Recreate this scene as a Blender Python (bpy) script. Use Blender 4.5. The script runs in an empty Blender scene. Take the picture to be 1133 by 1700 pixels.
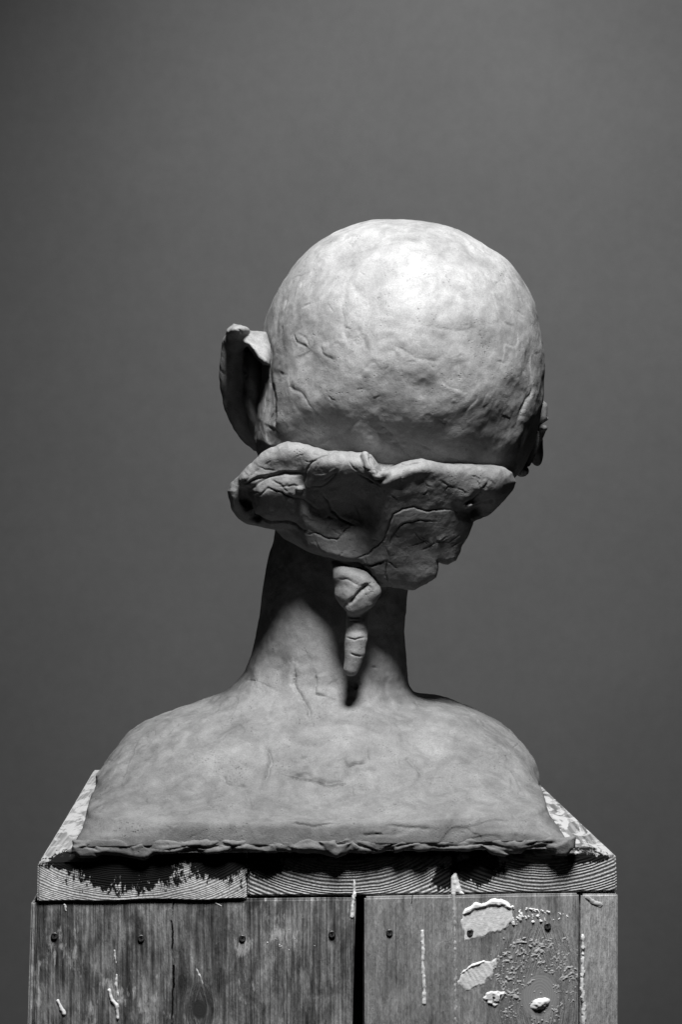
import bpy, bmesh, math, random
import numpy as np
from mathutils import Vector

random.seed(7)
RNG = np.random.default_rng(11)
sc = bpy.context.scene
COL = sc.collection

# ------------------------------------------------------------------ camera
F = 2790.0                    # focal length in photo pixels (1133 x 1700)
CY, CZ = -1.05, 1.2165        # camera position (x = 0)
cam_d = bpy.data.cameras.new("camera")
cam_d.sensor_fit = 'AUTO'; cam_d.sensor_width = 36.0
cam_d.lens = F / 1700.0 * 36.0
cam_d.clip_start = 0.05; cam_d.clip_end = 50
cam = bpy.data.objects.new("camera", cam_d); COL.objects.link(cam)
cam.location = (0, CY, CZ); cam.rotation_euler = (math.radians(90), 0, 0)
sc.camera = cam

# ------------------------------------------------------------------ world, lamps, exposure
w = bpy.data.worlds.new("World"); sc.world = w; w.use_nodes = True
bg = w.node_tree.nodes["Background"]
bg.inputs[0].default_value = (1, 1, 1, 1); bg.inputs[1].default_value = 0.002
sc.view_settings.view_transform = 'Standard'; sc.view_settings.look = 'None'
sc.view_settings.exposure = 0.0; sc.view_settings.gamma = 1.0

def lamp(name, kind, loc, aim, energy, **kw):
    d = bpy.data.lights.new(name, kind); d.energy = energy
    for k, v in kw.items(): setattr(d, k, v)
    o = bpy.data.objects.new(name, d); COL.objects.link(o)
    o.location = loc
    o.rotation_euler = (Vector(aim) - Vector(loc)).to_track_quat('-Z', 'Y').to_euler()
    return o
lamp("key_lamp", 'AREA', (0.06, -0.385, 2.005), (0.04, 0.17, 1.31), 7.2, shape='DISK', size=0.26, spread=math.radians(90))
lamp("backdrop_lamp", 'SPOT', (0.40, 0.30, 2.75), (0.14, 1.9, 1.62), 185.0, spot_size=math.radians(68), spot_blend=1.0, shadow_soft_size=0.25)

# ------------------------------------------------------------------ helpers
def P(u, v, Y):
    d = Y - CY
    return np.array([(u - 566.5) / F * d, Y, CZ - (v - 850) / F * d])
def R(px, Y): return px / F * (Y - CY)
def UV(p):
    d = p[:, 1] - CY
    return 566.5 + F * p[:, 0] / d, 850 - F * (p[:, 2] - CZ) / d

TAB = RNG.random((64, 64, 64)).astype(np.float32) * 2 - 1
def vnoise(p, s, off=0.0):
    q = (p / s + off + 100.0)
    i = np.floor(q).astype(np.int64); f = (q - i).astype(np.float32)
    f = f * f * f * (f * (f * 6 - 15) + 10)
    i &= 63; j = (i + 1) & 63
    x0, y0, z0 = i.T; x1, y1, z1 = j.T; fx, fy, fz = f.T
    a = TAB[x0, y0, z0] * (1 - fx) + TAB[x1, y0, z0] * fx
    b = TAB[x0, y1, z0] * (1 - fx) + TAB[x1, y1, z0] * fx
    c = TAB[x0, y0, z1] * (1 - fx) + TAB[x1, y0, z1] * fx
    d = TAB[x0, y1, z1] * (1 - fx) + TAB[x1, y1, z1] * fx
    return (a * (1 - fy) + b * fy) * (1 - fz) + (c * (1 - fy) + d * fy) * fz
def fbm(p, s, n=3, off=0.0):
    t = 0; a = 1
    for k in range(n):
        t = t + a * vnoise(p, s / 2 ** k, off + 17.3 * k); a *= .5
    return t
def sstep(a, b, x):
    t = np.clip((x - a) / (b - a), 0, 1); return t * t * (3 - 2 * t)

# --- signed distance primitives
def ell(c, r, roll=0.0, tilt=0.0):
    c = np.asarray(c); r = np.asarray(r, float)
    ca, sa = math.cos(roll), math.sin(roll); cb, sb = math.cos(tilt), math.sin(tilt)
    # roll in the xz plane, tilt in the yz plane
    M = np.array([[ca, 0, sa], [0, 1, 0], [-sa, 0, ca]]) @ np.array([[1, 0, 0], [0, cb, sb], [0, -sb, cb]])
    def f(p):
        q = (p - c) @ M.T
        k0 = np.sqrt(((q / r) ** 2).sum(1)) + 1e-9; k1 = np.sqrt(((q / (r * r)) ** 2).sum(1)) + 1e-9
        return k0 * (k0 - 1) / k1
    return f
def E(u, v, Y, ru, rv, ry, roll=0, tilt=0):
    return ell(P(u, v, Y), (R(ru, Y), ry, R(rv, Y)), math.radians(roll), math.radians(tilt))
def cone(a, b, ra, rb):
    ba = b - a; L = ba @ ba
    def f(p):
        pa = p - a; h = np.clip(pa @ ba / L, 0, 1)
        return np.sqrt(((pa - h[:, None] * ba) ** 2).sum(1)) - (ra + (rb - ra) * h)
    return f
def chain(pts):
    fs = [cone(P(*a[:3]), P(*b[:3]), R(a[3], a[2]), R(b[3], b[2])) for a, b in zip(pts[:-1], pts[1:])]
    def f(p):
        d = fs[0](p)
        for g in fs[1:]: d = np.minimum(d, g(p))
        return d
    return f
def smin(a, b, k):
    if k <= 0: return np.minimum(a, b)
    h = np.clip(.5 + .5 * (b - a) / k, 0, 1)
    return b + (a - b) * h - k * h * (1 - h)
def smax(a, b, k): return -smin(-a, -b, k)
def union(items):
    """items: (f, k) in order; a negative k carves."""
    def f(p):
        d = items[0][0](p)
        for g, k in items[1:]:
            d = smin(d, g(p), k) if k >= 0 else smax(d, -g(p), -k)
        return d
    return f

def sdpoly(u, v, poly):
    """signed distance (px), positive inside"""
    poly = np.asarray(poly, float); d = np.full(len(u), 1e9); ins = np.zeros(len(u), bool)
    for a, b in zip(poly, np.roll(poly, -1, 0)):
        ba = b - a; pu, pv = u - a[0], v - a[1]
        h = np.clip((pu * ba[0] + pv * ba[1]) / (ba @ ba), 0, 1)
        d = np.minimum(d, np.hypot(pu - h * ba[0], pv - h * ba[1]))
        c = ((a[1] > v) != (b[1] > v)) & (u < (b[0] - a[0]) * (v - a[1]) / (b[1] - a[1] + 1e-9) + a[0]); ins ^= c
    return np.where(ins, d, -d)
def slab(poly, Y0, dYu, dYv, th, rnd, ref):
    """thick sheet with a traced outline, its front face at Y = Y0 + dYu (u - ref_u) + dYv (v - ref_v)"""
    poly = np.asarray(poly, float); sc_ = (Y0 - CY) / F
    cs = 1 / math.sqrt(1 + (dYv / sc_) ** 2 + (dYu / sc_) ** 2)
    def f(p):
        u, v = UV(p); pz = np.stack([u, v, 0 * u], 1); d = -(sdpoly(u, v, poly) + vnoise(pz, 26, 4.4) * 2.2 + vnoise(pz, 9, 8.1) * .9) * sc_
        w_ = (p[:, 1] - (Y0 + dYu * (u - ref[0]) + dYv * (v - ref[1]))) * cs
        w_ = np.abs(w_ - th / 2) - th / 2
        a, b = d + rnd, w_ + rnd
        return np.minimum(np.maximum(a, b), 0) + np.hypot(np.maximum(a, 0), np.maximum(b, 0)) - rnd
    return f
def relief(outline, cols, thick, rnd_):
    """one continuous folded mass: traced outline, front depth interpolated through (u, [(v, Y)...]) columns"""
    N = np.array([(u, v, y) for u, c in cols for v, y in c], float)
    X = N[:, :2] / 100.0
    K = np.sqrt(((X[:, None] - X[None]) ** 2).sum(-1) + .012)
    n = len(N); A_ = np.zeros((n + 3, n + 3)); A_[:n, :n] = K; A_[:n, n] = 1; A_[:n, n + 1:] = X; A_[n:, :n] = A_[:n, n:].T
    cf = np.linalg.solve(A_, np.r_[N[:, 2], 0, 0, 0])
    u0, v0 = 340, 700; gu, gv = np.meshgrid(np.arange(u0, 900, 2), np.arange(v0, 1020, 2), indexing='ij')
    G = np.stack([gu.ravel(), gv.ravel()], 1) / 100.0
    g = sum(cf[i] * np.sqrt(((G - X[i]) ** 2).sum(1) + .012) for i in range(n)) + cf[n] + G @ cf[n + 1:]
    g = g.reshape(gu.shape); sc_ = (.07 - CY) / F; poly = np.asarray(outline, float)
    def f(p):
        u, v = UV(p); pz = np.stack([u, v, 0 * u], 1)
        d = -(sdpoly(u, v, poly) + vnoise(pz, 26, 4.4) * 1.6 + vnoise(pz, 9, 8.1) * .8) * sc_
        a, b = np.clip((u - u0) / 2, 0, g.shape[0] - 1.01), np.clip((v - v0) / 2, 0, g.shape[1] - 1.01)
        i, j = a.astype(int), b.astype(int); a, b = a - i, b - j
        yf = (g[i, j] * (1 - a) + g[i + 1, j] * a) * (1 - b) + (g[i, j + 1] * (1 - a) + g[i + 1, j + 1] * a) * b
        t = np.interp(v, *thick); rnd = np.interp(v, *rnd_)
        w_ = np.abs((p[:, 1] - yf) * .87 - t / 2) - t / 2
        a, b = d + rnd, w_ + rnd
        return np.minimum(np.maximum(a, b), 0) + np.hypot(np.maximum(a, 0), np.maximum(b, 0)) - rnd
    return f
# --- surface nets, subdivision, projection
def nets(f, lo, hi, h):
    lo = np.asarray(lo, float); n = np.ceil((np.asarray(hi) - lo) / h).astype(int) + 1
    g = [lo[i] + h * np.arange(n[i]) for i in range(3)]
    pts = np.stack(np.meshgrid(*g, indexing='ij'), -1).reshape(-1, 3)
    V = np.concatenate([f(c) for c in np.array_split(pts, max(1, len(pts) // 400000))]).reshape(n)
    ins = V < 0
    m = n - 1
    acc = np.zeros((*m, 3)); cnt = np.zeros(m)
    cor = [(i, j, k) for i in (0, 1) for j in (0, 1) for k in (0, 1)]
    sl = lambda c: tuple(slice(c[a], c[a] + m[a]) for a in range(3))
    for a in cor:
        for ax in range(3):
            if a[ax]: continue
            b = list(a); b[ax] = 1
            va, vb = V[sl(a)], V[sl(b)]
            x = (va < 0) != (vb < 0)
            t = np.where(x, va / np.where(x, va - vb, 1), 0)
            for k in range(3):
                acc[..., k] += np.where(x, a[k] + (t if k == ax else 0), 0)
            cnt += x
    act = cnt > 0
    idx = -np.ones(m, int); idx[act] = np.arange(act.sum())
    verts = lo + h * (np.argwhere(act) + acc[act] / cnt[act][:, None])
    quads = []
    for ax in range(3):
        b1, b2 = (ax + 1) % 3, (ax + 2) % 3
        s0 = [slice(None)] * 3; s0[ax] = slice(0, n[ax] - 1); s1 = [slice(None)] * 3; s1[ax] = slice(1, n[ax])
        x = ins[tuple(s0)] != ins[tuple(s1)]
        q = np.argwhere(x)
        q = q[(q[:, b1] > 0) & (q[:, b2] > 0) & (q[:, b1] < m[b1]) & (q[:, b2] < m[b2])]
        def at(d1, d2):
            r = q.copy(); r[:, b1] += d1; r[:, b2] += d2; return idx[r[:, 0], r[:, 1], r[:, 2]]
        Q = np.stack([at(-1, -1), at(0, -1), at(0, 0), at(-1, 0)], 1)
        flip = ~ins[q[:, 0], q[:, 1], q[:, 2]]
        Q[flip] = Q[flip][:, ::-1]
        quads.append(Q)
    return verts, np.concatenate(quads)
def normals(v, q):
    n = np.cross(v[q[:, 2]] - v[q[:, 0]], v[q[:, 3]] - v[q[:, 1]])
    r = np.empty_like(v); qi = q.ravel()
    for k in range(3): r[:, k] = np.bincount(qi, np.repeat(n[:, k], 4), len(v))
    return r / (np.linalg.norm(r, axis=1)[:, None] + 1e-20)
def smooth(v, q, it=1, lam=.5):
    e = np.concatenate([q[:, [0, 1]], q[:, [1, 2]], q[:, [2, 3]], q[:, [3, 0]]])
    a = np.concatenate([e[:, 0], e[:, 1]]); b = np.concatenate([e[:, 1], e[:, 0]])
    c = np.bincount(a, minlength=len(v))[:, None]
    for _ in range(it):
        s = np.stack([np.bincount(a, v[b, k], len(v)) for k in range(3)], 1) / c
        v = v + lam * (s - v)
    return v
def subdiv(v, q):
    e = np.concatenate([q[:, [0, 1]], q[:, [1, 2]], q[:, [2, 3]], q[:, [3, 0]]]); e.sort(axis=1)
    key = e[:, 0].astype(np.int64) * len(v) + e[:, 1]
    uq, inv = np.unique(key, return_inverse=True)
    ev = (v[uq // len(v)] + v[uq % len(v)]) / 2
    fv = v[q].mean(1)
    n0 = len(v); n1 = n0 + len(ev); nq = len(q)
    ei = (n0 + inv).reshape(4, nq); fi = n1 + np.arange(nq)
    Q = np.concatenate([np.stack([q[:, k], ei[k], fi, ei[(k - 1) % 4]], 1) for k in range(4)])
    return np.concatenate([v, ev, fv]), Q
def project(f, v, q, it=2, h=4e-4, lim=.003):
    for _ in range(it):
        n = normals(v, q)
        d = f(v); g = (f(v + n * h) - d) / h
        v = v - n * np.clip(d / np.clip(g, .35, 3), -lim, lim)[:, None]
    return v
def sculpt(f, lo, hi, h, levels, detail=None, sm=2):
    v, q = nets(f, lo, hi, h)
    v = project(f, smooth(v, q, sm), q, 2)
    for L in range(levels):
        v, q = subdiv(v, q); v = smooth(v, q, 1, .5); v = project(f, v, q, 2 if L < levels - 1 else 1)
    if detail is not None:
        n = normals(v, q); v = v + n * detail(v, n)[:, None]
    return v, q

# --- details worked into a clay surface where the photograph shows them (facing the viewer)
class Detail:
    def __init__(s, v, n):
        s.v, s.n = v, n; s.u, s.w = UV(v); s.d = np.zeros(len(v))
        view = np.array([0, CY, CZ]) - v; view /= np.linalg.norm(view, axis=1)[:, None]
        s.face = sstep(.02, .2, (n * view).sum(1))
    def line(s, poly, w, depth, step=0.0, sw=22.0, rough=.6):
        """a crease (depth > 0 cuts) along pixel polyline; step lifts the left-hand side"""
        poly = np.asarray(poly, float); m = max(4 * w, 3 * sw if step else 0)
        lo, hi = poly.min(0) - m, poly.max(0) + m
        I = np.nonzero((s.u > lo[0]) & (s.u < hi[0]) & (s.w > lo[1]) & (s.w < hi[1]) & (s.face > 0))[0]
        if not len(I): return
        x = np.stack([s.u[I], s.w[I]], 1)
        pz = np.stack([x[:, 0], x[:, 1], 0 * x[:, 0]], 1)
        x = x + np.stack([vnoise(pz, 11, 3.1), vnoise(pz, 11, 9.7)], 1) * 2.2 * rough + np.stack([vnoise(pz, 4, 5.1), vnoise(pz, 4, 1.7)], 1) * .9 * rough
        best = np.full(len(I), 1e9); sg = np.zeros(len(I)); al = np.zeros(len(I))
        L = np.r_[0, np.cumsum(np.linalg.norm(np.diff(poly, axis=0), axis=1))]
        for k, (a, b) in enumerate(zip(poly[:-1], poly[1:])):
            ba = b - a; pa = x - a; hh = np.clip(pa @ ba / (ba @ ba), 0, 1)
            dd = np.linalg.norm(pa - hh[:, None] * ba, axis=1)
            c = ba[0] * pa[:, 1] - ba[1] * pa[:, 0]
            t = dd < best; best = np.where(t, dd, best); sg = np.where(t, np.sign(c), sg); al = np.where(t, (L[k] + hh * (L[k + 1] - L[k])) / L[-1], al)
        taper = np.clip(np.minimum(al, 1 - al) * 6, 0.25, 1)
        r = -depth * np.exp(-(best / w) ** 2) * taper
        if step: r = r + step * (sg < 0) * np.exp(-best / sw) * taper
        s.d[I] += r * 1e-3 * s.face[I]
    def dent(s, u, v, ru, rv, ang, depth):
        c, t = math.cos(math.radians(ang)), math.sin(math.radians(ang))
        x, y = s.u - u, s.w - v
        q = ((x * c + y * t) / ru) ** 2 + ((-x * t + y * c) / rv) ** 2
        s.d -= depth * 1e-3 * np.exp(-q * 1.2) * s.face
        return np.exp(-q) * s.face
    def flakes(s, scale, amp, off, k=2.6, mask_scale=.03, lo=.0, hi=.5):
        wv = s.v + np.stack([vnoise(s.v, scale, off + 1), vnoise(s.v, scale, off + 2), vnoise(s.v, scale, off + 3)], 1) * scale * .5
        x = fbm(wv, scale, 2, off) * k
        fr = x - np.floor(x)
        m = sstep(lo, hi, vnoise(s.v, mask_scale, off + 31))
        s.d += amp * 1e-3 * (sstep(0, .8, fr) * (1 - sstep(.93, 1.0, fr)) - .5) * m

# --- objects
def link(name, me, parent=None, loc=(0, 0, 0)):
    o = bpy.data.objects.new(name, me); COL.objects.link(o); o.location = loc
    if parent is not None: o.parent = parent
    return o
def mesh_np(name, v, q, mat, parent=None, origin=(0, 0, 0), shade=True, attr=None):
    me = bpy.data.meshes.new(name)
    v = np.asarray(v) - np.asarray(origin)
    q = np.asarray(q, np.int32); k = q.shape[1]
    me.vertices.add(len(v)); me.vertices.foreach_set("co", v.astype(np.float32).ravel())
    me.loops.add(q.size); me.loops.foreach_set("vertex_index", q.ravel())
    me.polygons.add(len(q)); me.polygons.foreach_set("loop_start", np.arange(0, q.size, k, dtype=np.int32))
    if shade: me.polygons.foreach_set("use_smooth", np.ones(len(q), bool))
    me.update(calc_edges=True); me.validate()
    me.materials.append(mat)
    return link(name, me, parent)
def thing(name, label, cat, loc):
    o = bpy.data.objects.new(name, None); COL.objects.link(o); o.location = loc; o.empty_display_size = .05
    o['label'] = label; o['category'] = cat
    return o

# ------------------------------------------------------------------ materials
class NT:
    def __init__(s, name):
        s.m = bpy.data.materials.new(name); s.m.use_nodes = True; s.t = s.m.node_tree
        s.b = s.t.nodes["Principled BSDF"]
        s.co = s.t.nodes.new("ShaderNodeTexCoord").outputs["Object"]
    def n(s, typ, ins=None, **kw):
        o = s.t.nodes.new("ShaderNode" + typ)
        for k, v in kw.items(): setattr(o, k, v)
        for k, v in (ins or {}).items():
            sock = o.inputs[k]
            if hasattr(v, 'is_linked'): s.t.links.new(v, sock)
            else: sock.default_value = v
        return o
    def map(s, scale=(1, 1, 1), loc=(0, 0, 0), rot=(0, 0, 0), vec=None):
        return s.n("Mapping", {"Vector": vec or s.co, "Scale": scale, "Location": loc, "Rotation": rot}).outputs[0]
    def noise(s, scale, detail=4, rough=.55, vec=None, dist=0.0):
        return s.n("TexNoise", {"Vector": vec or s.co, "Scale": scale, "Detail": detail, "Roughness": rough, "Distortion": dist}).outputs[0]
    def ramp(s, fac, stops, interp='LINEAR'):
        r = s.n("ValToRGB", {"Fac": fac}); cr = r.color_ramp; cr.interpolation = interp
        while len(cr.elements) < len(stops): cr.elements.new(.5)
        for e, (p, c) in zip(cr.elements, stops): e.position = p; e.color = (c, c, c, 1)
        return r.outputs[0]
    def math(s, op, a, b=0.0, clamp=False):
        return s.n("Math", {0: a, 1: b}, operation=op, use_clamp=clamp).outputs[0]
    def mix(s, fac, a, b):
        o = s.n("Mix", data_type='FLOAT')
        for k, v in ((0, fac), (2, a), (3, b)):
            if hasattr(v, 'is_linked'): s.t.links.new(v, o.inputs[k])
            else: o.inputs[k].default_value = v
        return o.outputs[0]
    def bump(s, h, strength, dist, nrm=None):
        d = {"Height": h, "Strength": strength, "Distance": dist}
        if nrm is not None: d["Normal"] = nrm
        return s.n("Bump", d).outputs[0]
    def out(s, col, rough, nrm=None, spec=.5):
        for k, v in (("Base Color", col), ("Roughness", rough), ("Normal", nrm), ("Specular IOR Level", spec)):
            if v is None: continue
            if hasattr(v, 'is_linked'): s.t.links.new(v, s.b.inputs[k])
            else: s.b.inputs[k].default_value = (v, v, v, 1) if k == "Base Color" else v
        return s.m

def clay(name, base, spec=.45, rough=.5):
    m = NT(name)
    big = m.noise(22, 4, .6); mid = m.noise(95, 5, .65, dist=.6); fine = m.noise(1050, 3, .75)
    c = m.ramp(big, [(.3, base * .78), (.7, base * 1.2)])
    c = m.math('MULTIPLY', c, m.ramp(mid, [(.3, .84), (.7, 1.14)]))
    c = m.math('MULTIPLY', c, m.ramp(fine, [(.32, .80), (.68, 1.14)]))
    sm = m.noise(38, 4, .6, dist=1.8)
    c = m.math('MULTIPLY', c, m.ramp(sm, [(.36, .86), (.5, 1.0), (.64, 1.12)]))
    vo = m.n("TexVoronoi", {"Vector": m.co, "Scale": 430.0}).outputs["Distance"]
    vg = m.noise(60, 3, .6)
    pit = m.math('MULTIPLY', m.ramp(vo, [(.12, 1), (.27, 0)]), m.ramp(vg, [(.52, 0), (.64, 1)]))
    c = m.math('MULTIPLY', c, m.mix(pit, 1.0, .6))
    h = m.math('ADD', m.math('MULTIPLY', fine, .6), m.math('MULTIPLY', mid, .9))
    h = m.math('SUBTRACT', h, m.math('MULTIPLY', pit, .8))
    nr = m.bump(h, .55, .0007)
    r = m.ramp(mid, [(.3, rough - .08), (.7, rough + .1)])
    return m.out(c, r, nr, spec)
M_CLAY = clay("grey_clay", .195, .28, .66)
M_CLAY2 = clay("grey_clay_folds", .168, .25, .6)

# ------------------------------------------------------------------ setting
def backdrop_mat():
    m = NT("backdrop_paint")
    a = m.noise(3.0, 5, .6); b = m.noise(40.0, 4, .6)
    c = m.math('MULTIPLY', m.ramp(a, [(.3, .118), (.7, .134)]), m.ramp(b, [(.3, .96), (.7, 1.04)]))
    return m.out(c, .9, m.bump(m.noise(500, 2), .15, .001), .1)
MB = backdrop_mat()
def sheet(name, pts, mat):
    o = mesh_np(name, np.array(pts, float), np.array([[0, 1, 2, 3]]), mat, shade=False); o['kind'] = 'structure'; return o
sheet("backdrop_wall", [(-5, 1.9, 0), (5, 1.9, 0), (5, 1.9, 4.5), (-5, 1.9, 4.5)], MB)
mf = NT("floor_paint"); mf.out(mf.ramp(mf.noise(6, 4), [(.3, .10), (.7, .14)]), .7)
sheet("floor", [(-5, -4, 0), (5, -4, 0), (5, 1.9, 0), (-5, 1.9, 0)], mf.m)

# ------------------------------------------------------------------ wooden plinth
A = np.array([-0.187, -0.0086]); ANG = math.atan2(.0202, .3603)
EX = np.array([math.cos(ANG), math.sin(ANG)]); EY = np.array([-math.sin(ANG), math.cos(ANG)])
PW, PD, TH = .361, .376, .024
def L2W(l):
    l = np.atleast_2d(l); xy = A + l[:, :1] * EX + l[:, 1:2] * EY
    return np.concatenate([xy, l[:, 2:3]], 1)
def on_front(u, v, ly=0.0):
    """photo pixel on the plane ly of the plinth front -> local x, z"""
    u = np.asarray(u, float); v = np.asarray(v, float)
    dx, dz = (u - 566.5) / F, -(v - 850) / F
    o = np.array([0, CY]) - (A + ly * EY)
    t = -(o @ EY) / (dx * EY[0] + EY[1])
    return (o @ EX) + t * (dx * EX[0] + EX[1]), CZ + t * dz
lx_of = lambda u: float(on_front(u, 1500)[0])

plinth_o = np.array([*(A + .5 * PW * EX + .5 * PD * EY), 0.0])
plinth = thing("wooden_plinth", "weathered wooden plinth of nailed boards with paint splashes under the clay bust", "plinth", plinth_o)

def board(name, x0, x1, y0, y1, z0, z1, mat, cuts=(10, 2, 10), amp=.0005, bev=.0012, taper=0.0):
    bm = bmesh.new(); bmesh.ops.create_cube(bm, size=1)
    for v in bm.verts: v.co = ((v.co.x + .5) * (x1 - x0) + x0, (v.co.y + .5) * (y1 - y0) + y0, (v.co.z + .5) * (z1 - z0) + z0)
    bmesh.ops.bevel(bm, geom=bm.edges[:], offset=bev, segments=2, affect='EDGES')
    for ax, n in enumerate(cuts):
        es = [e for e in bm.edges if abs((e.verts[0].co - e.verts[1].co)[ax]) > .5 * ((x1 - x0), (y1 - y0), (z1 - z0))[ax]]
        if n: bmesh.ops.subdivide_edges(bm, edges=es, cuts=n, use_grid_fill=True)
    bmesh.ops.recalc_face_normals(bm, faces=bm.faces[:])
    me = bpy.data.meshes.new(name); bm.to_mesh(me); bm.free()
    co = np.empty(len(me.vertices) * 3, np.float32); me.vertices.foreach_get("co", co); co = co.reshape(-1, 3).astype(float)
    nz = np.stack([vnoise(co, .02, 3), vnoise(co, .03, 13), vnoise(co, .02, 23)], 1)
    co += nz * amp
    co[:, 0] -= taper * (1 - co[:, 2])
    me.vertices.foreach_set("co", (L2W(co) - plinth_o).astype(np.float32).ravel())
    me.materials.append(mat); me.update()
    return link(name, me, plinth)

def wood_front(name, dark, light, off, streak=1.0, patch=.5, knots=(), cracks=(), scuff=.5):
    """upright weathered board; object coordinates are metres from the plinth base"""
    m = NT(name)
    base = m.map((1, 1, 1), (off, 0, off * 3))
    vec = base
    kmask = None
    for (u, v, r) in knots:
        lx, lz = on_front(u, v); wp = L2W([[lx, 0, lz]])[0] - plinth_o
        rel = m.n("VectorMath", {0: m.co, 1: tuple(wp)}, operation='SUBTRACT').outputs[0]
        ln = m.n("VectorMath", {0: m.n("VectorMath", {0: rel, 1: (1, 1, .8)}, operation='MULTIPLY').outputs[0]}, operation='LENGTH').outputs["Value"]
        k = m.ramp(m.math('DIVIDE', ln, r * 2.6), [(.0, 1), (.38, .8), (1, 0)])
        sep = m.n("SeparateXYZ", {0: rel}).outputs
        pushx = m.math('MULTIPLY', m.math('MULTIPLY', m.math('SIGN', sep[0]), k), -r * .9)
        vec = m.n("VectorMath", {0: vec, 1: m.n("CombineXYZ", {0: pushx}).outputs[0]}, operation='ADD').outputs[0]
        ring = m.math('SINE', m.math('MULTIPLY', m.math('ADD', ln, m.math('MULTIPLY', m.noise(160, 2), .002)), 4200.0))
        kk = (k, ln, r, ring)
        kmask = kk
    g1 = m.noise(1.0, 6, .62, vec=m.map((800, 60, 22), vec=vec))
    g2 = m.noise(1.0, 5, .6, vec=m.map((150, 30, 9), vec=vec), dist=.6)
    p1 = m.noise(1.0, 6, .65, vec=m.map((75, 30, 30), vec=vec), dist=.4)
    fl = m.noise(1.0, 4, .7, vec=m.map((420, 60, 120), vec=vec))
    g = m.math('ADD', m.math('MULTIPLY', g1, .5 * streak), m.math('ADD', m.math('MULTIPLY', g2, .35), m.math('MULTIPLY', p1, patch)))
    tot = .5 * (.5 * streak + .35 + patch)
    c = m.ramp(m.math('ADD', m.math('SUBTRACT', g, tot), .5), [(.32, dark * .3), (.46, dark), (.6, light), (.76, light * 1.6)])
    c = m.math('MULTIPLY', c, m.ramp(fl, [(.32, .72), (.7, 1.2)]))
    # worn pale scuffs
    sf = m.ramp(m.math('MULTIPLY', m.noise(1.0, 5, .7, vec=m.map((260, 40, 60), vec=vec)), m.ramp(m.noise(38, 3), [(.45, .75), (.65, 1.12)])), [(.56, 0), (.66, 1)])
    c = m.mix(m.math('MULTIPLY', sf, scuff), c, light * 2.3)
    h = m.math('ADD', g1, m.math('MULTIPLY', m.math('ADD', fl, g2), .6))
    if kmask:
        k, ln, r, ring = kmask
        inner = m.ramp(m.math('DIVIDE', ln, r), [(.75, 1), (1.05, 0)])
        kc = m.math('MULTIPLY', m.ramp(m.math('ADD', m.math('MULTIPLY', ring, .5), .5), [(0, .92), (1, 1.05)]), dark * (.3 if r < .008 else 1.15))
        c = m.mix(inner, c, kc)
        h = m.mix(inner, h, m.math('ADD', m.math('MULTIPLY', ring, .008), 1.0))
    for (u, v0, v1, wd) in cracks:
        lx, lz0 = on_front(u, v0); _, lz1 = on_front(u, v1); wp = L2W([[lx, 0, 0]])[0] - plinth_o
        sep = m.n("SeparateXYZ", {0: m.co}).outputs
        wob = m.math('MULTIPLY', m.math('SUBTRACT', m.noise(1.0, 4, .6, vec=m.map((1, 1, 60))), .5), .006)
        dx = m.math('ABSOLUTE', m.math('SUBTRACT', m.math('ADD', sep[0], wob), float(wp[0])))
        ck = m.math('MULTIPLY', m.ramp(m.math('DIVIDE', dx, wd), [(.5, 1), (1, 0)]),
                    m.math('MULTIPLY', m.math('LESS_THAN', sep[2], float(lz0)), m.math('GREATER_THAN', sep[2], float(lz1))))
        ck = m.math('MULTIPLY', ck, m.ramp(m.noise(1, 3, .5, vec=m.map((1, 1, 70), (4, 4, off))), [(.38, .1), (.52, 1)]))
        c = m.mix(ck, c, .004); h = m.math('SUBTRACT', h, m.math('MULTIPLY', ck, 2.5))
    return m.out(c, .75, m.bump(h, .9, .0018), .25)

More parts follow.
